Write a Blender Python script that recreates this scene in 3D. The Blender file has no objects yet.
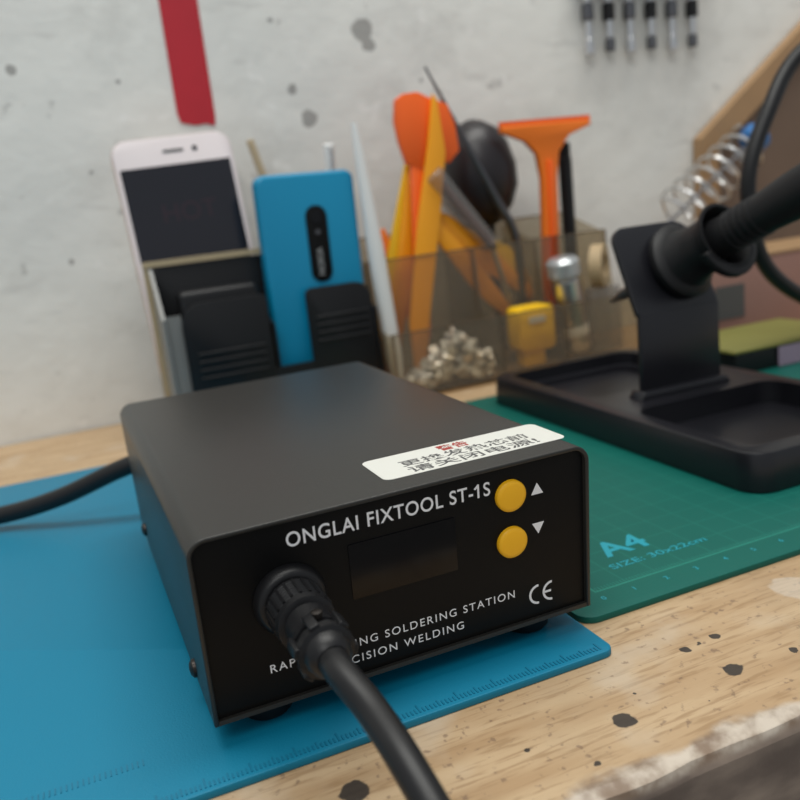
import bpy, bmesh, math, random
from mathutils import Vector, Matrix, Euler, noise
random.seed(7)
sc=bpy.context.scene
sc.view_settings.view_transform='Standard'
V=Vector
# ---------------------------------------------------------------- materials
def mat(name,col,rough=.5,metal=0,bump=0,bscale=300,var=0,vscale=20,spec=.5,alpha=1,emit=None,coat=0):
    m=bpy.data.materials.new(name);m.use_nodes=True;nt=m.node_tree;b=nt.nodes['Principled BSDF']
    b.inputs['Base Color'].default_value=(*col,1);b.inputs['Roughness'].default_value=rough;b.inputs['Metallic'].default_value=metal
    b.inputs['Specular IOR Level'].default_value=spec;b.inputs['Alpha'].default_value=alpha;b.inputs['Coat Weight'].default_value=coat
    if emit: b.inputs['Emission Color'].default_value=(*emit[0],1);b.inputs['Emission Strength'].default_value=emit[1]
    tc=nt.nodes.new('ShaderNodeTexCoord')
    if bump:
        n=nt.nodes.new('ShaderNodeTexNoise');n.inputs['Scale'].default_value=bscale;n.inputs['Detail'].default_value=3
        bp=nt.nodes.new('ShaderNodeBump');bp.inputs['Strength'].default_value=bump;bp.inputs['Distance'].default_value=.001
        nt.links.new(tc.outputs['Object'],n.inputs['Vector']);nt.links.new(n.outputs['Fac'],bp.inputs['Height']);nt.links.new(bp.outputs[0],b.inputs['Normal'])
    if var:
        n=nt.nodes.new('ShaderNodeTexNoise');n.inputs['Scale'].default_value=vscale;n.inputs['Detail'].default_value=4
        mx=nt.nodes.new('ShaderNodeMix');mx.data_type='RGBA'
        mx.inputs[6].default_value=(*[c*(1-var) for c in col],1);mx.inputs[7].default_value=(*[min(1,c*(1+var)) for c in col],1)
        nt.links.new(tc.outputs['Object'],n.inputs['Vector']);nt.links.new(n.outputs['Fac'],mx.inputs[0]);nt.links.new(mx.outputs[2],b.inputs['Base Color'])
    return m
class NB:
    def __init__(s,name,rough=.6):
        s.m=bpy.data.materials.new(name);s.m.use_nodes=True;s.nt=s.m.node_tree;s.b=s.nt.nodes['Principled BSDF'];s.b.inputs['Roughness'].default_value=rough
        s.tc=s.nt.nodes.new('ShaderNodeTexCoord').outputs['Object']
        s.sep=s.nt.nodes.new('ShaderNodeSeparateXYZ');s.nt.links.new(s.tc,s.sep.inputs[0])
        s.x,s.y,s.z=s.sep.outputs
    def set(s,inp,v):
        if hasattr(v,'is_output') or isinstance(v,bpy.types.NodeSocket): s.nt.links.new(v,inp)
        else: inp.default_value=v
    def math(s,op,a,b=0,c=None,clamp=False):
        n=s.nt.nodes.new('ShaderNodeMath');n.operation=op;n.use_clamp=clamp
        s.set(n.inputs[0],a);s.set(n.inputs[1],b)
        if c is not None: s.set(n.inputs[2],c)
        return n.outputs[0]
    def noise(s,scale,detail=4,vec=None,stretch=None,rough=.5):
        v=vec or s.tc
        if stretch:
            mp=s.nt.nodes.new('ShaderNodeMapping');mp.inputs['Scale'].default_value=stretch;s.nt.links.new(v,mp.inputs[0]);v=mp.outputs[0]
        n=s.nt.nodes.new('ShaderNodeTexNoise');n.inputs['Scale'].default_value=scale;n.inputs['Detail'].default_value=detail;n.inputs['Roughness'].default_value=rough
        s.nt.links.new(v,n.inputs['Vector']);return n.outputs['Fac']
    def ramp(s,fac,lo,hi,a=0,b=1):
        n=s.nt.nodes.new('ShaderNodeMapRange');s.set(n.inputs[0],fac)
        for i,v in enumerate((lo,hi,a,b)): n.inputs[1+i].default_value=v
        n.interpolation_type='SMOOTHSTEP';return n.outputs[0]
    def mix(s,f,a,b):
        n=s.nt.nodes.new('ShaderNodeMix');n.data_type='RGBA';s.set(n.inputs[0],f)
        for i,v in ((6,a),(7,b)):
            if isinstance(v,tuple): n.inputs[i].default_value=(*v,1)
            else: s.nt.links.new(v,n.inputs[i])
        return n.outputs[2]
    def blob(s,p,r,warp,ns):
        d=s.nt.nodes.new('ShaderNodeVectorMath');d.operation='DISTANCE';s.nt.links.new(s.tc,d.inputs[0]);d.inputs[1].default_value=p
        w=s.math('MULTIPLY_ADD',ns,warp,d.outputs['Value'])
        return s.ramp(w,r+warp*.5,r*.82+warp*.5)
    def bump(s,h,strength=.3,dist=.001):
        bp=s.nt.nodes.new('ShaderNodeBump');bp.inputs['Strength'].default_value=strength;bp.inputs['Distance'].default_value=dist
        s.nt.links.new(h,bp.inputs['Height']);s.nt.links.new(bp.outputs[0],s.b.inputs['Normal'])
    def out(s,c): s.nt.links.new(c,s.b.inputs['Base Color']);return s.m

black_shell=mat('black_powder_coat',(.021,.020,.0175),.38,bump=.12,bscale=2500,spec=.5)
black_panel=mat('black_panel',(.004,.004,.004),.40,bump=.05,bscale=3000,spec=.16)
black_plastic=mat('black_plastic',(.008,.008,.009),.40,bump=.05,bscale=900,spec=.35)
black_stand=mat('black_stand_plastic',(.010,.010,.013),.30,bump=.05,bscale=1500,spec=.45)
black_rubber=mat('black_rubber',(.006,.006,.007),.52,spec=.35)
black_soft=mat('black_cable',(.008,.008,.009),.42,spec=.4)
display=mat('display_glass',(.002,.002,.003),.12,spec=.3)
yellow_btn=mat('yellow_button',(.98,.50,.008),.45)
white_print=mat('white_print',(.85,.85,.86),.6)
label_m=mat('label_paper',(.66,.66,.61),.55)
red_print=mat('red_print',(.35,.04,.03),.6)
dark_print=mat('dark_print',(.08,.08,.08),.6)
metal=mat('steel',(.70,.70,.70),.3,1)
chrome_parts=mat('bright_parts',(.85,.85,.85),.3,.7)
dark_metal=mat('dark_steel',(.16,.16,.17),.35,1)
screw_m=mat('screw_black',(.03,.025,.022),.35,.6)
orange=mat('orange_plastic',(.92,.20,.012),.4)
orange_red=mat('orange_red_plastic',(.92,.13,.010),.4)
yellow_or=mat('amber_plastic',(.95,.38,.012),.4)
yellow=mat('yellow_plastic',(.92,.55,.012),.45)
white_pl=mat('white_plastic',(.80,.80,.78),.4)
blue_ph=mat('blue_phone_plastic',(.0,.24,.43),.38)
phone_white=mat('phone_white',(.78,.70,.70),.3)
screen=mat('phone_screen',(.014,.014,.020),.13)
gold=mat('phone_gold',(.60,.45,.38),.35,.5)
beige=mat('beige_tape',(.46,.34,.19),.6)
red=mat('red_plastic',(.6,.03,.02),.4)
wood_stick=mat('wood_stick',(.50,.40,.26),.6)
tan=mat('tan_board',(.36,.22,.11),.6,var=.2,vscale=30)
brown_board=mat('brown_board',(.15,.10,.07),.7,var=.2,vscale=15)
pink_box=mat('pink_cardboard',(.30,.165,.135),.7,var=.15,vscale=25)
olive=mat('olive_card',(.20,.19,.045),.5)
lilac=mat('lilac_print',(.32,.24,.32),.5)
side_gray=mat('holder_gray',(.20,.20,.19),.35)
blue_cap=mat('blue_cap',(.03,.16,.42),.4)
trim_tan=mat('holder_trim',(.42,.33,.20),.5)
def acrylic(name,col,fac):
    m=bpy.data.materials.new(name);m.use_nodes=True;nt=m.node_tree;nt.nodes.clear()
    o=nt.nodes.new('ShaderNodeOutputMaterial');t=nt.nodes.new('ShaderNodeBsdfTransparent');p=nt.nodes.new('ShaderNodeBsdfPrincipled');mx=nt.nodes.new('ShaderNodeMixShader')
    p.inputs['Base Color'].default_value=(*[c*.45 for c in col],1);p.inputs['Roughness'].default_value=.12
    t.inputs[0].default_value=(*col,1);mx.inputs[0].default_value=fac
    nt.links.new(t.outputs[0],mx.inputs[1]);nt.links.new(p.outputs[0],mx.inputs[2]);nt.links.new(mx.outputs[0],o.inputs[0]);return m
smoke=acrylic('smoky_acrylic',(.87,.82,.73),.13)
smoke_edge=acrylic('smoky_acrylic_edge',(.55,.44,.32),.45)
clear=acrylic('clear_plastic',(.82,.80,.78),.30)

# wall paint
n=NB('wall_paint',.75)
base=n.mix(n.ramp(n.noise(5,5),.3,.75),(.80,.795,.75),(.67,.67,.64))
base=n.mix(n.ramp(n.noise(14,7,rough=.7),.50,.70,0,.32),base,(.48,.47,.44))
base=n.mix(n.ramp(n.noise(60,5),.64,.74,0,.5),base,(.88,.87,.84))
base=n.mix(n.ramp(n.noise(16,5,stretch=(1,1,4)),.60,.70,0,.28),base,(.38,.37,.35))
base=n.mix(n.ramp(n.noise(45,6,rough=.7),.62,.69,0,.5),base,(.34,.33,.31))
wn=n.noise(120,4)
st=0
for (x,z,r) in ((.2018,.2232,.008),(.1592,.1715,.006),(.205,.215,.005),(-.012,.209,.003),(-.03,.18,.003),(.1416,.231,.002),(.24,.19,.002),(.15,.19,.003),(-.05,.14,.004),(.02,.15,.002),(.045,.20,.002),(.0,.10,.002)):
    b=n.blob((x,.376,z),r,.006,wn); st=b if isinstance(st,int) else n.math('MAXIMUM',st,b)
base=n.mix(n.math('MULTIPLY',st,.7),base,(.20,.19,.18))
n.bump(n.noise(25,6),.5,.004)
wall_m=n.out(base)
floor_m=mat('floor_concrete',(.25,.24,.22),.8,var=.2,vscale=4)

# bench wood
n=NB('bench_wood',.5)
w1=n.noise(1,6,stretch=(14,130,60));w2=n.noise(1,4,stretch=(90,900,300))
c=n.mix(n.ramp(w1,.3,.7),(.41,.265,.14),(.54,.39,.235))
c=n.mix(n.ramp(w2,.50,.68,0,.65),c,(.30,.18,.085))
c=n.mix(n.ramp(n.noise(30,5),.55,.72,0,.40),c,(.60,.53,.43))
c=n.mix(n.ramp(n.noise(420,3),.62,.70,0,.65),c,(.18,.11,.07))
c=n.mix(n.ramp(n.noise(9,6,rough=.7),.50,.75,0,.35),c,(.33,.25,.17))
wn=n.noise(260,4);st=0
for (x,y,r) in ((.1171,-.0316,.0027),(.0833,-.0337,.0027),(.1245,-.0175,.0011),(.119,-.018,.0011),(.1139,-.0186,.0014),(.0601,-.0317,.0010),(.0229,-.0248,.0036),(.135,-.033,.0010),(.104,-.038,.0009),(.092,-.027,.0006),(.13,-.042,.002),(.07,-.043,.0012)):
    b=n.blob((x,y,-.002),r,.0035,wn); st=b if isinstance(st,int) else n.math('MAXIMUM',st,b)
c=n.mix(n.math('MULTIPLY',st,.93),c,(.02,.018,.018))
c=n.mix(n.math('MULTIPLY',n.blob((.1607,-.0105,-.002),.008,.012,n.noise(90,4)),.45),c,(.62,.56,.48))
edge=n.math('MULTIPLY_ADD',n.noise(60,5),.012,n.y)
worn=n.ramp(edge,-.0400,-.0425)
c=n.mix(worn,c,n.mix(n.ramp(n.noise(130,6),.36,.66),(.58,.50,.41),(.22,.15,.10)))
front=n.ramp(n.z,-.0035,-.0055)
c=n.mix(front,c,n.mix(n.ramp(n.noise(70,5,stretch=(.4,1,1)),.35,.65),(.13,.095,.075),(.34,.26,.20)))
n.bump(n.noise(200,5),.35,.0006)
wood_m=n.out(c)

# green cutting mat with printed grid
GX0,GX1,GY0,GY1=.1000,.430,.0045,.2480
n=NB('green_cutting_mat',.5);n.b.inputs['Specular IOR Level'].default_value=.3
def grid(coord,off,period,w):
    a=n.math('SUBTRACT',coord,off);a=n.math('DIVIDE',a,period);a=n.math('FRACT',a);a=n.math('SUBTRACT',a,.5);a=n.math('ABSOLUTE',a)
    return n.math('GREATER_THAN',a,.5-w/period)
bx,by=GX0+.012,GY0+.012;P=.011
inside=n.math('MULTIPLY',n.math('MULTIPLY',n.math('GREATER_THAN',n.x,bx-.0003),n.math('LESS_THAN',n.x,GX1-.011)),n.math('MULTIPLY',n.math('GREATER_THAN',n.y,by-.0003),n.math('LESS_THAN',n.y,GY1-.011)))
g=n.math('MAXIMUM',grid(n.x,bx,P,.00016),grid(n.y,by,P,.00016))
g=n.math('MULTIPLY',g,inside)
fr=n.math('MULTIPLY',n.math('MAXIMUM',n.math('LESS_THAN',n.math('ABSOLUTE',n.math('SUBTRACT',n.y,by)),.0003),n.math('LESS_THAN',n.math('ABSOLUTE',n.math('SUBTRACT',n.x,bx)),.0003)),inside)
tick=n.math('MULTIPLY',n.math('MULTIPLY',grid(n.x,bx,P/10,.00011),inside),n.math('LESS_THAN',n.y,by+.0022))
tot=n.math('MAXIMUM',n.math('MULTIPLY',g,.25),n.math('MULTIPLY',n.math('MAXIMUM',fr,tick),.5))
c=n.mix(n.noise(12,3),(.0,.090,.072),(.0,.115,.090))
c=n.mix(tot,c,(.03,.30,.22))
n.bump(n.noise(1500,2),.15,.0003)
green_m=n.out(c)
green_print=mat('mat_print',(.01,.30,.38),.5)
n=NB('blue_silicone_mat',.5);n.b.inputs['Specular IOR Level'].default_value=.35
c=n.mix(n.noise(6,4),(.0,.165,.28),(.0,.195,.325))
n.bump(n.noise(1800,2),.2,.0003)
blue_m=n.out(c)
blue_emb=mat('blue_emboss',(.0,.150,.26),.5)

# ---------------------------------------------------------------- mesh helpers
def link(o,parent=None):
    sc.collection.objects.link(o)
    if parent: o.parent=parent
    return o
def group(name):
    e=bpy.data.objects.new(name,None);e.empty_display_size=.01;sc.collection.objects.link(e);return e
def mk(name,vs,fs,m,parent=None,smooth=False,bev=0,seg=3,M=None):
    me=bpy.data.meshes.new(name)
    if M is not None: vs=[M@V(v) for v in vs]
    me.from_pydata([tuple(v) for v in vs],[],fs);me.update()
    bm=bmesh.new();bm.from_mesh(me);bmesh.ops.recalc_face_normals(bm,faces=bm.faces)
    if bev:
        es=[e for e in bm.edges if len(e.link_faces)==2 and e.calc_face_angle(0)>.5]
        bmesh.ops.bevel(bm,geom=es,offset=bev,segments=seg,profile=.5,affect='EDGES',clamp_overlap=True)
    bm.to_mesh(me);bm.free()
    me.materials.append(m)
    if smooth or bev:
        for p in me.polygons:p.use_smooth=True
        try: me.set_sharp_from_angle(angle=math.radians(40))
        except Exception: pass
    return link(bpy.data.objects.new(name,me),parent)
def box(name,x,y,z,m,parent=None,bev=0,M=None,seg=3):
    vs=[(a,b,c) for a in x for b in y for c in z]
    fs=[(0,1,3,2),(4,6,7,5),(0,4,5,1),(2,3,7,6),(0,2,6,4),(1,5,7,3)]
    return mk(name,vs,fs,m,parent,bev=bev,M=M,seg=seg)
def frame(o,x,y):
    x=V(x).normalized();y=V(y);y=(y-x*y.dot(x)).normalized();z=x.cross(y)
    M=Matrix((x,y,z)).transposed().to_4x4();M.translation=V(o);return M
def axframe(o,d):
    d=V(d).normalized();a=V((0,0,1)) if abs(d.z)<.9 else V((1,0,0));x=a.cross(d).normalized();y=d.cross(x)
    M=Matrix((x,y,d)).transposed().to_4x4();M.translation=V(o);return M
def lathe(name,o,d,prof,m,parent=None,seg=32,close=True):
    M=axframe(o,d);vs=[];fs=[]
    for (h,r) in prof:
        for i in range(seg):
            a=2*math.pi*i/seg;vs.append((r*math.cos(a),r*math.sin(a),h))
    for k in range(len(prof)-1):
        for i in range(seg):
            j=(i+1)%seg;fs.append((k*seg+i,k*seg+j,(k+1)*seg+j,(k+1)*seg+i))
    if close: fs.append(tuple(range(seg-1,-1,-1)));fs.append(tuple(range((len(prof)-1)*seg,len(prof)*seg)))
    return mk(name,vs,fs,m,parent,smooth=True,M=M)
def rod(name,p0,p1,r0,m,parent=None,r1=None,seg=20,bev=0):
    p0=V(p0);p1=V(p1);L=(p1-p0).length;r1=r0 if r1 is None else r1;e=min(r0,r1)*.25
    return lathe(name,p0,p1-p0,[(0,max(r0-e,1e-5)),(e,r0),(L-e,r1),(L,max(r1-e,1e-5))],m,parent,seg)
def catmull(pts,n=10):
    P=[V(p) for p in pts];P=[P[0]*2-P[1]]+P+[P[-1]*2-P[-2]];out=[]
    for i in range(1,len(P)-2):
        for k in range(n):
            t=k/n;a,b,c,d=P[i-1:i+3]
            out.append(.5*((2*b)+(c-a)*t+(2*a-5*b+4*c-d)*t*t+(3*b-a-3*c+d)*t**3))
    out.append(P[-2]);return out
def tube(name,pts,r,m,parent=None,seg=14,n=10,raw=False):
    P=[V(p) for p in pts] if raw else catmull(pts,n)
    T=[(P[min(i+1,len(P)-1)]-P[max(i-1,0)]).normalized() for i in range(len(P))]
    a=V((0,0,1)) if abs(T[0].z)<.9 else V((1,0,0));x=(a-T[0]*a.dot(T[0])).normalized();vs=[];fs=[]
    for i,p in enumerate(P):
        x=(x-T[i]*x.dot(T[i])).normalized();y=T[i].cross(x)
        rr=r(i/(len(P)-1)) if callable(r) else r
        for k in range(seg):
            t=2*math.pi*k/seg;vs.append(p+x*(rr*math.cos(t))+y*(rr*math.sin(t)))
    for i in range(len(P)-1):
        for k in range(seg):
            j=(k+1)%seg;fs.append((i*seg+k,i*seg+j,(i+1)*seg+j,(i+1)*seg+k))
    fs.append(tuple(range(seg-1,-1,-1)));fs.append(tuple(range((len(P)-1)*seg,len(P)*seg)))
    return mk(name,vs,fs,m,parent,smooth=True)
def rrect(x0,x1,y0,y1,r,n=6,rs=None):
    rs=rs or (r,r,r,r);out=[]
    for (cx,cy,a0,rr) in ((x1,y1,0,rs[0]),(x0,y1,90,rs[1]),(x0,y0,180,rs[2]),(x1,y0,270,rs[3])):
        sx=1 if cx==x1 else -1;sy=1 if cy==y1 else -1
        if rr<=0: out.append((cx,cy));continue
        for k in range(n+1):
            a=math.radians(a0+90*k/n);out.append((cx-sx*rr+rr*math.cos(a),cy-sy*rr+rr*math.sin(a)))
    return out
def prism(name,poly,z0,z1,m,parent=None,M=None,bev=0,taper=1.0,seg=2):
    cx=sum(p[0] for p in poly)/len(poly);cy=sum(p[1] for p in poly)/len(poly);n_=len(poly)
    vs=[(x,y,z0) for x,y in poly]+[(cx+(x-cx)*taper,cy+(y-cy)*taper,z1) for x,y in poly]
    fs=[tuple(range(n_-1,-1,-1)),tuple(range(n_,2*n_))]+[(i,(i+1)%n_,n_+(i+1)%n_,n_+i) for i in range(n_)]
    o=mk(name,vs,fs,m,parent,M=M,bev=0)
    if bev:
        bm=bmesh.new();bm.from_mesh(o.data)
        es=[e for e in bm.edges if len(e.link_faces)==2 and max(len(f.verts) for f in e.link_faces)==n_ and n_>4 or (n_<=4)]
        bmesh.ops.bevel(bm,geom=es,offset=bev,segments=seg,profile=.5,affect='EDGES',clamp_overlap=True);bm.to_mesh(o.data);bm.free()
    for p in o.data.polygons:p.use_smooth=True
    o.data.set_sharp_from_angle(angle=math.radians(35))
    return o
def cut(o,cutters):
    for c_ in cutters:
        md=o.modifiers.new('b','BOOLEAN');md.operation='DIFFERENCE';md.solver='EXACT';md.object=c_
    dg=bpy.context.evaluated_depsgraph_get();dg.update()
    me=bpy.data.meshes.new_from_object(o.evaluated_get(dg));o.modifiers.clear();o.data=me
    for c_ in cutters: bpy.data.objects.remove(c_)
    for p in me.polygons:p.use_smooth=True
    me.set_sharp_from_angle(angle=math.radians(30))
def rawtext(body,size,ext,bold,spacing):
    c=bpy.data.curves.new('txt','FONT');c.body=body;c.size=size;c.extrude=ext;c.align_x='LEFT';c.offset=bold;c.space_character=spacing
    o=bpy.data.objects.new('txt',c);sc.collection.objects.link(o)
    dg=bpy.context.evaluated_depsgraph_get();dg.update()
    me=bpy.data.meshes.new_from_object(o.evaluated_get(dg));bpy.data.objects.remove(o)
    return me
def text(name,body,size,M,m,parent,ext=.00006,align='LEFT',width=None,bold=0,spacing=1.0,height=None):
    me=rawtext(body,size,ext,bold,spacing);me.name=name
    xs=[v.co.x for v in me.vertices];x0,x1=min(xs),max(xs);s=1
    if width: s=width/(x1-x0)
    sy=1
    if height: ys=[v.co.y for v in me.vertices];sy=height/(max(ys)-min(ys))
    dx=-x0*s-(0 if align=='LEFT' else (x1-x0)*s/2)
    for v in me.vertices: v.co=M@V((v.co.x*s+dx,v.co.y*sy,v.co.z))
    me.materials.clear();me.materials.append(m)
    return link(bpy.data.objects.new(name,me),parent)

# ---------------------------------------------------------------- room
box('wall_back',(-1.2,1.8),(.376,.44),(-.75,1.7),wall_m)
box('floor',(-1.2,1.8),(-1.6,.376),(-.79,-.75),floor_m)
wb=group('workbench')
vs=[];N=300
x0,x1=-.6,.95
for i in range(N+1):
    x=x0+(x1-x0)*i/N
    e=noise.noise(V((x*22,1.3,0)))*.0018+noise.noise(V((x*90,4.3,0)))*.0009
    l=-.0022-abs(noise.noise(V((x*60,7,2))))*.0014
    vs+= [(x,.3745,-.002),(x,-.0485+e,-.002),(x,-.0512+e,l-.0006),(x,-.0522+e*.6,-.006),(x,-.0520,-.026),(x,.3745,-.026)]
fs=[]
for i in range(N):
    for k in range(6):
        j=(k+1)%6;fs.append((i*6+k,i*6+j,(i+1)*6+j,(i+1)*6+k))
fs.append((0,1,2,3,4,5));fs.append(tuple(N*6+k for k in (5,4,3,2,1,0)))
mk('bench_top',vs,fs,wood_m,wb)
for i,(x,y) in enumerate(((-.55,-.02),(.9,-.02),(-.55,.34),(.9,.34))):
    box('leg_%d'%i,(x-.025,x+.025),(y-.025,y+.025),(-.75,-.026),wood_m,wb)

rs_=group('red_wall_strip')
poly=[(.0757,.60),(.0757,.18),(.077,.1745),(.080,.1735),(.086,.1722),(.092,.1728),(.0975,.1712),(.0985,.176),(.0978,.60)]
prism('strip',poly,0,.0006,mat('red_paint',(.46,.012,.025),.55,var=.15,vscale=40),rs_,M=frame((0,.3759,0),(1,0,0),(0,0,1)))

# ---------------------------------------------------------------- mats
bmg=group('blue_silicone_mat')
prism('mat',rrect(-.34,.0985,-.0112,.2735,.003),-.002,0,blue_m,bmg,bev=.0004)
vs=[];fs=[]
def addbox(x0,x1,y0,y1,z0,z1):
    b=len(vs)
    for a in (x0,x1):
        for bb in (y0,y1):
            for cc in (z0,z1): vs.append((a,bb,cc))
    for f_ in ((0,1,3,2),(4,6,7,5),(0,4,5,1),(2,3,7,6),(0,2,6,4),(1,5,7,3)): fs.append(tuple(b+q for q in f_))
for i in range(0,330):
    x=.095-i*.001
    addbox(x-.0002,x+.0002,-.0098,-.0098+(.0032 if i%10==0 else .0024 if i%5==0 else .0017),-.0002,.0002)
mk('ruler_ticks',vs,fs,blue_emb,bmg)
text('emboss_text','||||||||||||||||||||||||||||||',.0026,frame((-.050,.006,0),(1,0,0),(0,1,0)),blue_emb,bmg,ext=.00014,width=.034)
gmg=group('green_cutting_mat')
prism('mat',rrect(GX0,GX1,GY0,GY1,.005),-.002,0,green_m,gmg,bev=.0003)
text('size_mark','A4',.0145,frame((.1285,.0335,0),(1,0,0),(0,1,0)),green_print,gmg,bold=.0003)
text('size_text','SIZE: 30x22cm',.0044,frame((.1250,.0255,0),(1,0,0),(0,1,0)),green_print,gmg,width=.036)
for i in range(1,28):
    text('number_%d'%i,str(i-1),.0028,frame((bx+(i-1)*P-.0008,GY0+.0068,0),(1,0,0),(0,1,0)),green_print,gmg,ext=.00004)

# ---------------------------------------------------------------- soldering station
ss=group('soldering_station')
W=.10;ZB=.006;ZT=.0518
def yf(z): return .0010-(z-ZB)/(ZT-ZB)*.0038
def yb(z): return .147+(z-ZB)/(ZT-ZB)*.010
r=.0045;th=.0011
outer=[(0,ZB)]+[(r-r*math.cos(math.radians(a)),ZT-r+r*math.sin(math.radians(a))) for a in range(0,91,10)]
outer+=[(W-x,z) for x,z in reversed(outer)]
ri=r-th
inner=[(th,ZB)]+[(r-ri*math.cos(math.radians(a)),ZT-r+ri*math.sin(math.radians(a))) for a in range(0,91,10)]
inner+=[(W-x,z) for x,z in reversed(inner)]
n_=len(outer);vs=[];fs=[]
for (pr,ya) in ((outer,0),(inner,0)):
    for x,z in pr: vs.append((x,yf(z),z))
    for x,z in pr: vs.append((x,yb(z),z))
for i in range(n_-1):
    fs+= [(i,i+1,n_+i+1,n_+i),(2*n_+i,3*n_+i,3*n_+i+1,2*n_+i+1),(i,2*n_+i,2*n_+i+1,i+1),(n_+i,n_+i+1,3*n_+i+1,3*n_+i)]
fs+= [(0,n_,3*n_,2*n_),(n_-1,3*n_-1,4*n_-1,2*n_-1)]
sh=mk('shell_cover',vs,fs,black_shell,ss,smooth=True)
bm=bmesh.new();bm.from_mesh(sh.data)
es=[e_ for e_ in bm.edges if len(e_.link_faces)==2 and e_.calc_face_angle(0)>1.0]
bmesh.ops.bevel(bm,geom=es,offset=.00035,segments=2,profile=.5,affect='EDGES');bm.to_mesh(sh.data);bm.free()
for p in sh.data.polygons:p.use_smooth=True
sh.data.set_sharp_from_angle(angle=math.radians(50))
FP0=V((0,yf(ZB)+.0014,ZB));up=V((0,yf(ZT)-yf(ZB),ZT-ZB)).normalized()
FM=frame(FP0,(1,0,0),up)
pan=rrect(th,W-th,.0,ZT-ZB-th,ri,rs=(ri,ri,.0006,.0006))
prism('front_panel',pan,-.0012,0,black_panel,ss,M=FM)
BM=frame((0,yb(ZB)-.0016,ZB),(1,0,0),(0,yb(ZT)-yb(ZB),ZT-ZB))
prism('back_panel',pan,0,.0012,black_panel,ss,M=BM)
box('bottom_plate',(th,W-th),(.0012,.146),(ZB+.0001,ZB+.0012),black_shell,ss)
for i,(x,y) in enumerate(((.014,.012),(.086,.012),(.014,.132),(.086,.132))):
    lathe('foot_%d'%i,(x,y,.0003),(0,0,1),[(0,.0055),(.0008,.0062),(.0059,.0068)],black_rubber,ss)
def pm(x,z,off=.0): return FM@Matrix.Translation((x,z-ZB,off))
TX,TW,TH=.0217,.0508,.0036
text('title_text','ONGLAI FIXTOOL ST-1S',.0047,pm(TX,.0445,.0),white_print,ss,width=TW,bold=.00005,spacing=1.1,height=TH)
# the digit 1 gets its flag: find it between the end of "...ST-" and the final S
f1=rawtext('ONGLAI FIXTOOL ST-1S',.0047,.00006,.00005,1.1);f2=rawtext('ONGLAI FIXTOOL ST-',.0047,.00006,.00005,1.1);f3=rawtext('S',.0047,.00006,.00005,1.1)
xs=[v.co.x for v in f1.vertices];a0,a1=min(xs),max(xs);e2=max(v.co.x for v in f2.vertices);w3=max(v.co.x for v in f3.vertices)-min(v.co.x for v in f3.vertices)
mid=[x for x in xs if e2+.00005<x<a1-w3-.00005]
if mid:
    s_=TW/(a1-a0);l_=TX+(min(mid)-a0)*s_;y_=.0445-ZB+TH*.97
    prism('digit_flag',[(l_-.0009,y_-.0010),(l_-.0006,y_-.0013),(l_+.0002,y_-.0008),(l_+.0002,y_)],0,.0001,white_print,ss,M=FM)
text('line_text_1','RAPID HEATING SOLDERING STATION',.0026,pm(.0143,.0147),white_print,ss,width=.0637,spacing=1.25,height=.0021)
text('line_text_2','PRECISION WELDING',.0026,pm(.0275,.0105),white_print,ss,width=.0358,spacing=1.25,height=.0021)
prism('display_window',rrect(.0355,.0626,.0272-ZB,.0412-ZB,.0004),0,.00025,display,ss,M=FM)
for i,(x,z) in enumerate(((.0778,.0431),(.0777,.0306))):
    q=FM@V((x,z-ZB,0));lathe('button_%d'%(i+1),q,FM.to_3x3()@V((0,0,1)),[(0,.0041),(.0009,.0041),(.0013,.0038),(.0015,.0030)],yellow_btn,ss,seg=40)
prism('up_arrow',[(.0838,.0415-ZB),(.0872,.0415-ZB),(.0855,.0445-ZB)],0,.0001,white_print,ss,M=FM)
prism('down_arrow',[(.0838,.0337-ZB),(.0855,.0307-ZB),(.0872,.0337-ZB)],0,.0001,white_print,ss,M=FM)
def arc(name,cx,cz,r_,w,a0,a1):
    ns=24;po=[(cx+r_*math.cos(math.radians(a0+(a1-a0)*i/ns)),cz-ZB+r_*math.sin(math.radians(a0+(a1-a0)*i/ns))) for i in range(ns+1)]
    pi_=[(cx+(r_-w)*math.cos(math.radians(a0+(a1-a0)*i/ns)),cz-ZB+(r_-w)*math.sin(math.radians(a0+(a1-a0)*i/ns))) for i in range(ns,-1,-1)]
    prism(name,po+pi_,0,.0001,white_print,ss,M=FM)
arc('ce_c',.0850,.0136,.0028,.0006,90,270);arc('ce_e',.0890,.0136,.0028,.0006,90,270)
box('ce_bar',(.0866,.0887),(.0133-ZB,.0139-ZB),(0,.0001),white_print,ss,M=FM)
LM=frame((0,0,ZT),(1,0,0),(0,1,0))
prism('warning_label',rrect(.0485,.0990,.0052,.0228,.0022),0.0,.0001,label_m,ss,M=LM)
text('label_line_1','警告',.0048,LM@Matrix.Translation((.0730,.0176,.0001)),red_print,ss,align='C',ext=.00004,bold=.0001,width=.0085)
text('label_line_2','更换发热芯前',.0050,LM@Matrix.Translation((.0740,.0122,.0001)),dark_print,ss,align='C',width=.036,ext=.00004,bold=.00004)
text('label_line_3','请关闭电源!',.0050,LM@Matrix.Translation((.0740,.0068,.0001)),dark_print,ss,align='C',width=.036,ext=.00004,bold=.00004)
for i,(y,z) in enumerate(((.0245,.0092),(.128,.0115))):
    lathe('side_screw_%d'%i,(0,y,z),(-1,0,0),[(0,.0024),(.0007,.0023),(.0013,.0015),(.0015,.0003)],screw_m,ss,seg=20)
    lathe('side_screw_r%d'%i,(W,y,z),(1,0,0),[(0,.0024),(.0007,.0023),(.0013,.0015),(.0015,.0003)],screw_m,ss,seg=20)
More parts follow.
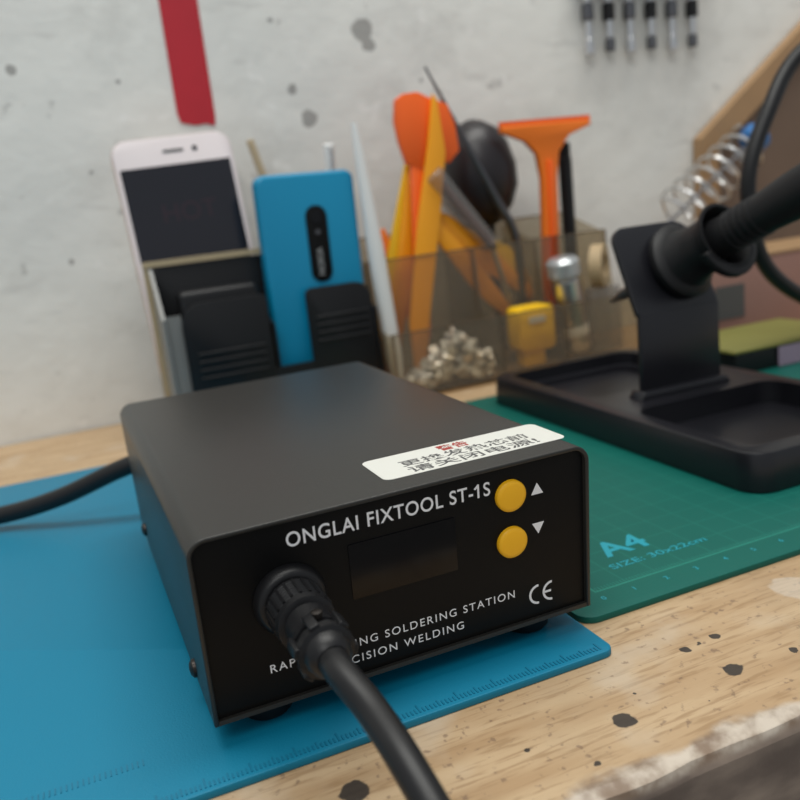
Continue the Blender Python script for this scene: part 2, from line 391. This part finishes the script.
# connector
c0=FM@V((.0208,.0322-ZB,0));ax=V((.02,-1,-.05)).normalized()
def C_(d): return c0+ax*d
lathe('panel_socket',C_(0),ax,[(0,.0084),(.0012,.0085),(.0020,.0080),(.0028,.0078),(.0034,.0070),(.0034,.0060),(.006,.0060)],black_plastic,ss,seg=40)
lathe('plug_nut',C_(.004),ax,[(0,.0060),(.0003,.0066)]+sum([[(.001+k*.0011,.0066),(.0013+k*.0011,.0062),(.0016+k*.0011,.0062),(.0019+k*.0011,.0066)] for k in range(6)],[])+[(.009,.0064),(.0095,.0052)],black_plastic,ss,seg=40)
for k in range(20):
    a=2*math.pi*k/20;M=axframe(C_(.0045),ax)
    box('nut_rib_%d'%k,(-.0003,.0003),(.0062,.0068),(0,.0065),black_plastic,ss,M=M@Matrix.Rotation(a,4,'Z'))
lathe('plug_body',C_(.013),ax,[(0,.0052),(.002,.0050),(.006,.0047),(.0105,.0044)],black_plastic,ss)
lathe('clamp_ring',C_(.0195),ax,[(0,.0046),(.0003,.0057),(.002,.0058),(.0023,.0048),(.0034,.0048),(.0037,.0060),(.0058,.0060),(.0062,.0050),(.0085,.0044),(.0095,.0033)],black_plastic,ss,seg=14)
for k,a in enumerate((.3,1.35,2.4,3.45,4.5,5.55)):
    M=axframe(C_(.0195),ax)@Matrix.Rotation(a,4,'Z')
    box('clamp_tab_%d'%k,(-.0011,.0011),(.0052,.0067),(.0005,.0058),black_plastic,ss,M=M,bev=.0003)
lathe('clamp_screw',C_(.0215)+V((0,0,.0058)),(0,0,1),[(0,.0012),(.0012,.0012),(.0014,.0008)],screw_m,ss,seg=14)
ic=group('iron_cable')
tube('lead',[C_(.0292),C_(.034),(.0236,-.043,.0272),(.0249,-.057,.0229),(.0270,-.075,.0130),(.030,-.092,-.004),(.036,-.104,-.03),(.05,-.112,-.07),(.09,-.11,-.12),(.16,-.09,-.14)],.0031,black_soft,ic,n=12,seg=20)
lathe('mains_gland',(.018,.1525,.028),(0,1,0),[(0,.0065),(.004,.006),(.007,.0045)],black_rubber,ss)
pc=group('power_cord')
tube('lead',[(.018,.1600,.028),(.012,.170,.0265),(-.004,.178,.0215),(-.028,.190,.0120),(-.052,.203,.0062),(-.085,.216,.0043),(-.13,.23,.0042),(-.2,.24,.0042),(-.3,.245,.0042)],.0037,black_soft,pc)

# ---------------------------------------------------------------- iron stand
st=group('soldering_iron_stand')
bs=prism('base',rrect(.1980,.2935,.0420,.2370,.010,n=10),0,.0150,black_stand,st,bev=.0012,taper=.985)
cut(bs,[prism('c1',rrect(.2065,.2845,.0520,.1210,.009,n=10),.0045,.03,black_stand),
        prism('c2',rrect(.2065,.2845,.1520,.2285,.009,n=10),.0085,.03,black_stand),
        prism('c3',rrect(.2135,.2775,.1590,.2215,.007,n=10),.0065,.03,black_stand)])
CX=.2452;hw=.0222;tk=.003
A=V((.2520,.1400,.0735));ad=V((.012,-.066,.031)).normalized()
M=frame((CX,.137,.0),(1,0,0),(0,0,1))
prism('column_foot',[(-.026,.0145),(.026,.0145),(.0235,.0185),(-.0235,.0185)],-.004,.006,black_stand,st,M=M,bev=.0008)
prism('column',[(-hw-.0004,.0145),(hw+.0004,.0145),(hw,.0535),(-hw,.0535)],0,tk,black_stand,st,M=M,bev=.0006)
upd=(V((0,0,1))-ad*ad.z).normalized()
M2=frame((CX,.137,.0530),(1,0,0),upd)
prism('bracket',rrect(-hw-.001,hw,-.001,.0410,.012,n=8,rs=(.012,.007,.001,.001)),-.0003,tk-.0003,black_stand,st,M=M2,bev=.0006)
lathe('bracket_flange',A-ad*.002,ad,[(0,.0175),(.003,.0178),(.0045,.0165),(.0055,.0140),(.009,.0125),(.013,.0120)],black_rubber,st,seg=40)
lathe('cup',A+ad*.010,ad,[(0,.0120),(.008,.0118),(.012,.0128),(.015,.0150),(.0165,.0152),(.0165,.0138),(.012,.0112),(.0,.0105)],black_rubber,st,seg=40,close=False)
Mh=axframe(A+ad*.0225,ad);po=[];
for k in range(13):
    a=math.radians(200+140*k/12);po.append((.0185*math.cos(a),.0185*math.sin(a)))
for k in range(12,-1,-1):
    a=math.radians(200+140*k/12);po.append((.0135*math.cos(a),.0135*math.sin(a)))
prism('rest_lip',po,0,.004,black_rubber,st,M=Mh,bev=.0008)

ir=group('soldering_iron')
lathe('barrel',A-ad*.050,ad,[(0,.0004),(.008,.0022),(.011,.0028),(.036,.0030),(.043,.0045),(.053,.0070)],dark_metal,ir)
lathe('handle',A+ad*.002,ad,[(0,.0070),(.010,.0085),(.020,.0092),(.026,.0086),(.034,.0080),(.045,.0085),(.060,.0096),(.085,.0102),(.110,.0098),(.135,.0088),(.142,.0060)],black_rubber,ir,seg=40)
for k in range(5):
    lathe('grip_ring_%d'%k,A+ad*(.030+k*.0035),ad,[(0,.0082),(.0004,.0090),(.0016,.0090),(.002,.0082)],black_rubber,ir,seg=40)
E=A+ad*.142
tube('cable',[E-ad*.004,E+ad*.012,E+V((.020,-.030,.030)),(.345,.02,.170),(.395,.08,.200),(.402,.14,.190),(.3700,.178,.168),(.3450,.180,.137),(.3310,.180,.102),(.3400,.180,.062),(.3680,.180,.038),(.41,.185,.024),(.46,.19,.012),(.55,.18,.002)],.0042,black_soft,ir)

# ---------------------------------------------------------------- desk phone holder + phones
ph=group('phone_holder')
FR=lambda y:frame((0,y,0),(1,0,0),(0,0,1))
prism('rear_panel',rrect(.0375,.1065,-.002,.0930,.004,rs=(.004,.007,0,0)),0,.0025,black_plastic,ph,M=FR(.3190),bev=.0004)
prism('rear_trim',[(.0340,.0935),(.1065,.0935),(.1065,.0965),(.0350,.0965)],-.001,.0035,trim_tan,ph,M=FR(.3190))
prism('front_pocket_left',rrect(.0465,.0945,-.002,.0725,.007,rs=(.003,.012,0,0)),0,.0025,black_plastic,ph,M=FR(.2965),bev=.0004)
prism('front_pocket_right',rrect(.1170,.1565,-.002,.0715,.007,rs=(.010,.004,0,0)),0,.0025,black_plastic,ph,M=FR(.2965),bev=.0004)
for k in range(4):
    z=.030+k*.0045
    box('rib_left_%d'%k,(.0525,.0905),(.2928,.2942),(z,z+.0018),black_plastic,ph,bev=.0004)
    box('rib_right_%d'%k,(.1215,.1535),(.2928,.2942),(z+.010,z+.0118),black_plastic,ph,bev=.0004)
box('bridge',(.0945,.117),(.294,.2965),(-.002,.030),black_plastic,ph)
box('side_front',(.0385,.0470),(.2970,.2985),(-.002,.0670),side_gray,ph)
for nm,xx in (('side_left',(.0365,.0385)),('divider',(.0960,.0975)),('side_right',(.1575,.1592))):
    zt=.0925 if nm=='side_left' else .060
    vs=[(x,y,z) for x in xx for (y,z) in ((.2945,-.002),(.2945,.066 if nm=='side_left' else .055),(.316,zt),(.352,zt),(.352,-.002))]
    mk(nm,vs,[(0,1,2,3,4),(9,8,7,6,5)]+[(i,(i+1)%5,5+(i+1)%5,5+i) for i in range(5)],side_gray if nm=='side_left' else black_plastic,ph)
box('trim_edge',(.0340,.0365),(.3165,.3215),(-.002,.0960),trim_tan,ph)
box('back_panel',(.0365,.1592),(.350,.352),(-.002,.060),black_plastic,ph)
box('floor_plate',(.0365,.1592),(.2945,.352),(-.002,.002),black_plastic,ph)
box('left_insert',(.048,.092),(.300,.314),(.002,.079),black_plastic,ph,bev=.003)

wp=group('white_smartphone')
PM=frame((.0695,.3275,.0238),(1,0,.035),(-.035,.13,.99))
prism('body',rrect(-.0340,.0340,0,.142,.009,n=8),-.008,0,phone_white,wp,M=PM,bev=.0012)
prism('metal_rim',rrect(-.0344,.0344,-.0004,.1424,.0093,n=8),-.0062,-.0022,gold,wp,M=PM)
prism('screen',rrect(-.0316,.0316,.014,.1260,.0005),0,.0002,screen,wp,M=PM)
prism('earpiece',rrect(-.006,.006,.1330,.1345,.0007),0,.0003,dark_print,wp,M=PM)
lathe('front_camera',PM@V((.0125,.1338,0)),PM.to_3x3()@V((0,0,1)),[(0,.0016),(.0002,.0016)],screen,wp,seg=20)
text('screen_text','HOT',.015,PM@Matrix.Translation((-.013,.094,.0002)),mat('screen_pink',(.030,.016,.023),.15),wp,ext=.00003)

bp_=group('blue_mobile_phone')
NM=frame((.1268,.3015,.0205),(1,0,-.02),(.02,.02,1))
prism('shell',rrect(-.0288,.0288,0,.1150,.0055,n=8),-.0125,0,blue_ph,bp_,M=NM,bev=.0022,seg=3)
prism('camera_pill',rrect(-.0030,.0098,.0530,.0965,.0062,n=10),0,.0006,black_panel,bp_,M=NM,bev=.0002)
lathe('lens',NM@V((.0034,.0900,.0006)),NM.to_3x3()@V((0,0,1)),[(0,.0038),(.0004,.0038),(.0005,.0024)],display,bp_,seg=24)
lathe('speaker',NM@V((.0034,.0815,.0006)),NM.to_3x3()@V((0,0,1)),[(0,.0014),(.0002,.0014)],dark_metal,bp_,seg=16)
TM=NM@Matrix.Translation((.0048,.0570,.0006))@Matrix.Rotation(math.pi/2,4,'Z')
text('logo','NOKIA',.0048,TM,mat('grey_print',(.4,.4,.4),.5),bp_,width=.0155)
bb=group('blue_notebook')
box('block',(.0990,.1165),(.3175,.3445),(.002,.056),blue_cap,bb,bev=.001)
box('spine',(.0982,.0992),(.3172,.3448),(.002,.0565),blue_cap,bb)

# ---------------------------------------------------------------- organizer
og=group('desk_organizer')
X0,X1=.1615,.3360;F,Mi,B=.2820,.3130,.3560
t=.0016
box('base',(X0,X1),(F,B),(-.0000,.0018),smoke,og)
box('front_wall',(X0,X1),(F,F+t),(.0018,.0380),smoke,og)
box('middle_wall',(X0,X1),(Mi,Mi+t),(.0018,.0790),smoke,og)
box('back_wall',(X0,X1),(B-t,B),(.0018,.0920),smoke,og)
box('front_rim',(X0,X1),(F,F+t),(.0380,.0388),smoke_edge,og)
box('middle_rim',(X0,X1),(Mi,Mi+t),(.0790,.0800),smoke_edge,og)
box('back_rim',(X0,X1),(B-t,B),(.0920,.0930),smoke_edge,og)
for i,x in enumerate((X0,.2340,.2800,X1-t)):
    vs=[(xx,y,z) for xx in (x,x+t) for (y,z) in ((F+t,.0018),(F+t,.037),(Mi-.006,.040),(Mi,.078),(B-t,.090),(B-t,.0018))]
    mk('divider_%d'%i,vs,[(0,1,2,3,4,5),(11,10,9,8,7,6)]+[(k,(k+1)%6,6+(k+1)%6,6+k) for k in range(6)],smoke,og)
    box('corner_%d'%i,(x,x+t),(F-.0004,F),(.0018,.0388),smoke_edge,og)
    box('corner_m%d'%i,(x,x+t),(Mi-.0004,Mi),(.040,.0800),smoke_edge,og)

def inplane(name,m,poly,y,dep,par=None,bev=.0006,lean=0):
    M=frame((0,y,0),(1,0,0),(0,lean,1));return prism(name,poly,-dep/2,dep/2,m,par,M=M,bev=bev)
g=group('scraper')
inplane('head_and_handle',orange,[(.2640,.1515),(.3310,.1515),(.3305,.1480),(.3140,.1430),(.3055,.1330),(.3030,.1180),(.3005,.060),(.2960,.010),(.2865,.010),(.2890,.060),(.2915,.118),(.2890,.1330),(.2810,.1415),(.2645,.1480)],.3180,.005,g)
box('blade',(.2638,.3312),(.3165,.3185),(.1515,.1545),orange_red,g)
inplane('ridge',orange_red,[(.2955,.128),(.2990,.128),(.2950,.03),(.2920,.03)],.3145,.0030,g,bev=.0003)
g=group('pry_tool')
inplane('head',orange_red,[(.1935,.160),(.1955,.1725),(.2010,.1755),(.2100,.1760),(.2170,.1725),(.2290,.1680),(.2330,.1560),(.2345,.1400),(.2270,.1330),(.2160,.1360),(.2080,.1310),(.1985,.1350),(.1950,.1480)],.3200,.005,g)
inplane('shaft',orange_red,[(.2010,.134),(.2095,.134),(.2030,.030),(.1960,.010),(.1930,.030)],.3200,.004,g)
g=group('spudger')
inplane('blade',yellow_or,[(.2180,.1740),(.2205,.1710),(.2230,.140),(.2150,.100),(.2010,.040),(.1950,.006),(.1870,.006),(.1870,.040),(.2000,.100),(.2120,.145)],.3150,.003,g)
g=group('spudger')
inplane('blade',yellow_or,[(.2010,.1300),(.2055,.1280),(.2020,.08),(.1860,.030),(.1800,.006),(.1720,.006),(.1730,.030),(.1890,.08)],.3260,.003,g)
g=group('spudger')
inplane('blade',yellow,[(.2035,.1400),(.2065,.1390),(.2010,.10),(.1830,.04),(.1770,.006),(.1690,.006),(.1700,.04),(.1900,.10)],.3300,.003,g)
g=group('plastic_tweezers')
inplane('arm_1',yellow_or,[(.2130,.1030),(.2180,.1050),(.2260,.1010),(.2530,.0790),(.2830,.0450),(.2810,.0400),(.2460,.0640),(.2160,.0880)],.3240,.004,g)
inplane('arm_2',yellow_or,[(.2130,.0990),(.2160,.0990),(.2470,.0610),(.2700,.0250),(.2680,.0220),(.2380,.0500),(.2130,.0880)],.3195,.004,g)
g=group('spudger')
inplane('blade',yellow,[(.2370,.0860),(.2440,.0900),(.2720,.0760),(.2870,.0520),(.2850,.0060),(.2780,.0060),(.2770,.0460),(.2630,.0660)],.3320,.003,g)
g=group('spudger')
inplane('blade',orange,[(.1790,.0960),(.1850,.0980),(.1960,.0700),(.2080,.0060),(.2020,.0060),(.1900,.0600)],.3345,.003,g)
g=group('rubber_air_blower')
lathe('bulb',(.264,.344,.090),(-.10,0,1),[(0,.004),(.004,.012),(.012,.0190),(.024,.0245),(.038,.0252),(.052,.0222),(.062,.0165),(.068,.008),(.070,.002)],mat('blower_black',(.014,.010,.012),.4),g,seg=40)
rod('nozzle',(.2645,.344,.092),(.268,.343,.004),.004,black_rubber,g,r1=.0025)
g=group('metal_tweezers')
tube('arm',[(.2165,.318,.1900),(.2400,.3195,.1450),(.2600,.3205,.1060),(.2720,.322,.0800),(.2740,.324,.0300),(.2730,.326,.004)],lambda u:.0007+.0022*min(1,u*2.2),dark_metal,g)
g=group('screwdriver')
rod('clear_handle',(.2130,.3165,.1280),(.2510,.3175,.0790),.0072,clear,g,r1=.0058)
rod('core',(.2140,.3165,.1270),(.2530,.3175,.0770),.0028,mat('handle_core',(.20,.10,.08),.4),g)
rod('shaft',(.2510,.3175,.0790),(.2720,.3175,.0060),.0016,metal,g)
g=group('correction_pen')
lathe('barrel',(.1700,.301,.004),V((.1605,.300,.160))-V((.1700,.301,.004)),[(0,.0030),(.02,.0050),(.085,.0050),(.105,.0042),(.142,.0028),(.156,.0020)],white_pl,g)
g=group('marker_pen')
rod('barrel',(.3190,.3300,.004),(.3160,.3260,.1300),.0045,black_plastic,g)
rod('cap',(.3160,.3260,.1290),(.3159,.3258,.1390),.0040,black_rubber,g)
g=group('white_pen')
rod('barrel',(.152,.3460,.004),(.1560,.336,.152),.0035,white_pl,g)
rod('clip',(.1543,.3315,.128),(.1550,.3300,.150),.0010,metal,g)
g=group('red_pen')
rod('barrel',(.1665,.3400,.004),(.1610,.3300,.106),.0035,red,g)
rod('tip',(.1610,.3300,.106),(.1608,.3298,.112),.0022,red,g,r1=.001)
g=group('wooden_stick')
rod('stick',(.150,.3600,.006),(.1140,.3600,.160),.0024,wood_stick,g)
g=group('metal_canister')
rod('can',(.2990,.2990,.0045),(.2910,.2965,.0540),.0092,metal,g)
rod('cap',(.2910,.2965,.0530),(.2892,.2960,.0670),.0108,mat('grey_lens',(.45,.47,.48),.2,.4),g)
rod('band',(.2975,.2985,.014),(.2960,.2981,.024),.0095,white_pl,g)
g=group('tape_roll')
lathe('roll',(.3190,.298,.058),(0.9,-1,0),[(-.004,.0080),(-.004,.0140),(.004,.0140),(.004,.0080),(-.004,.0080)],beige,g,seg=36,close=False)
inplane('rest',clear,[(.309,.002),(.331,.002),(.331,.0440),(.309,.0440)],.298,.010,g)
g=group('yellow_component_cap')
prism('cap',rrect(.2500,.2760,.0120,.0400,.004),-.008,.008,yellow,g,M=FR(.296),bev=.001)
prism('slot',rrect(.2570,.2690,.0300,.0340,.0008),.008,.0086,white_pl,g,M=FR(.296))
inplane('stem',yellow,[(.254,.002),(.269,.002),(.269,.0125),(.254,.0125)],.296,.010,g)
# pile of small metal pieces (single mesh)
bm=bmesh.new();cnt=[]
for k in range(300):
    x=random.uniform(.178,.231);y=random.uniform(.287,.309);z=.0040+random.random()**1.2*.028*max(.15,1-abs(x-.210)/.034)
    M=Matrix.Translation((x,y,z))@Euler([random.uniform(0,6.28) for _ in range(3)]).to_matrix().to_4x4()
    n0_=len(bm.faces)
    if k%3: bmesh.ops.create_cone(bm,cap_ends=True,segments=10,radius1=random.uniform(.0010,.0026),radius2=random.uniform(.0008,.0024),depth=random.uniform(.003,.008),matrix=M)
    else: bmesh.ops.create_cube(bm,size=1,matrix=M@Matrix.Diagonal((.006,.005,.0010,1)))
    cnt+=[random.choice((0,0,0,1,2))]*(len(bm.faces)-n0_)
me=bpy.data.meshes.new('small_metal_parts');bm.to_mesh(me);bm.free()
for q in (chrome_parts,dark_metal,white_pl): me.materials.append(q)
for p,q in zip(me.polygons,cnt): p.material_index=q
link(bpy.data.objects.new('small_metal_parts',me))

# ---------------------------------------------------------------- right background
g=group('leaning_board')
prism('panel',[(.476,-.002),(.476,.128),(.566,.195),(.80,.372),(.80,-.002)],0,.004,brown_board,g,M=FR(.3730))
prism('edge_strip',[(.4660,-.002),(.4660,.1340),(.5720,.2130),(.80,.383),(.80,.363),(.576,.1925),(.4820,.1230),(.4820,-.002)],0,.010,tan,g,M=FR(.3740))
g=group('spring_iron_rest')
pts=[];n0=V((.4180,.343,.078));n1=V((.4900,.340,.126));d=(n1-n0).normalized();X=d.cross(V((0,1,0))).normalized();Y=d.cross(X)
for i in range(7*20+1):
    u=i/140;a=2*math.pi*i/20;rr=.0190-.003*u;pts.append(n0+(n1-n0)*u+X*rr*math.cos(a)+Y*rr*math.sin(a))
tube('coil',pts,.0012,metal,g,raw=True,seg=8)
rod('blue_tip',n1-d*.002,n1+d*.012,.0110,blue_cap,g)
rod('core_rod',n0-d*.005,n1+d*.004,.0012,dark_metal,g)
rod('post',(.4140,.343,.0),tuple(n0-d*.004),.0022,metal,g)
box('foot',(.396,.432),(.332,.356),(-.002,.003),dark_metal,g,bev=.001)
g=group('cardboard_box')
box('carton',(.3790,.520),(.262,.318),(-.002,.0515),pink_box,g,bev=.0008)
box('label',(.3820,.4060),(.2612,.262),(.014,.036),dark_print,g)
box('flap',(.3785,.521),(.2615,.3185),(.0515,.0530),tan,g)
g=group('flat_card_box')
box('tray',(.322,.410),(.182,.236),(.000,.0120),black_plastic,g,bev=.0006)
box('lid',(.321,.411),(.181,.237),(.0120,.0140),olive,g,bev=.0006)
box('picture',(.352,.405),(.1805,.181),(.0005,.0115),lilac,g)

g=group('screwdriver_set')
for i,x in enumerate((.3720,.3900,.4080,.4270,.4460,.4650)):
    rod('shaft_%d'%i,(x,.3700,.208+.002*(i%2)),(x,.3700,.245),.0028,metal,g)
    rod('collar_%d'%i,(x,.3700,.222),(x,.3700,.234),.0044,black_plastic if i%2 else dark_metal,g)
    rod('tip_%d'%i,(x,.3700,.199+.002*(i%2)),(x,.3700,.210),.0036,dark_metal if i%2 else metal,g)
    rod('handle_%d'%i,(x,.3690,.2450),(x,.3690,.3200),.0060,(black_plastic,red,black_plastic,blue_cap,black_plastic,red)[i],g)
box('rail',(.360,.476),(.3600,.3760),(.2500,.2560),black_plastic,g)

# ---------------------------------------------------------------- light
w=bpy.data.worlds.new('room_light');sc.world=w;w.use_nodes=True
w.node_tree.nodes['Background'].inputs[0].default_value=(.88,.94,1,1);w.node_tree.nodes['Background'].inputs[1].default_value=.40
def area(name,loc,tgt,sx,sy,p,col):
    l=bpy.data.lights.new(name,'AREA');l.shape='RECTANGLE';l.size=sx;l.size_y=sy;l.energy=p;l.color=col
    o=bpy.data.objects.new(name,l);o.location=loc;o.rotation_euler=(V(tgt)-V(loc)).to_track_quat('-Z','Y').to_euler();link(o)
area('ceiling_tube_light',(.15,.0,1.55),(.15,.15,0),1.3,.35,17,(1,.99,.94))
area('ceiling_tube_light.001',(-.6,-1.0,1.5),(.1,.2,.05),1.0,.5,9.5,(1,.995,.96))

# ---------------------------------------------------------------- camera
cd=bpy.data.cameras.new('camera');cd.sensor_width=36;cd.lens=851/800*36;cd.clip_start=.01
cd.dof.use_dof=True;cd.dof.focus_distance=.21;cd.dof.aperture_fstop=15
co=bpy.data.objects.new('camera',cd);co.location=(-.01536,-.17415,.11606);co.rotation_euler=(1.33643,.11084,-.39768);link(co);sc.camera=co
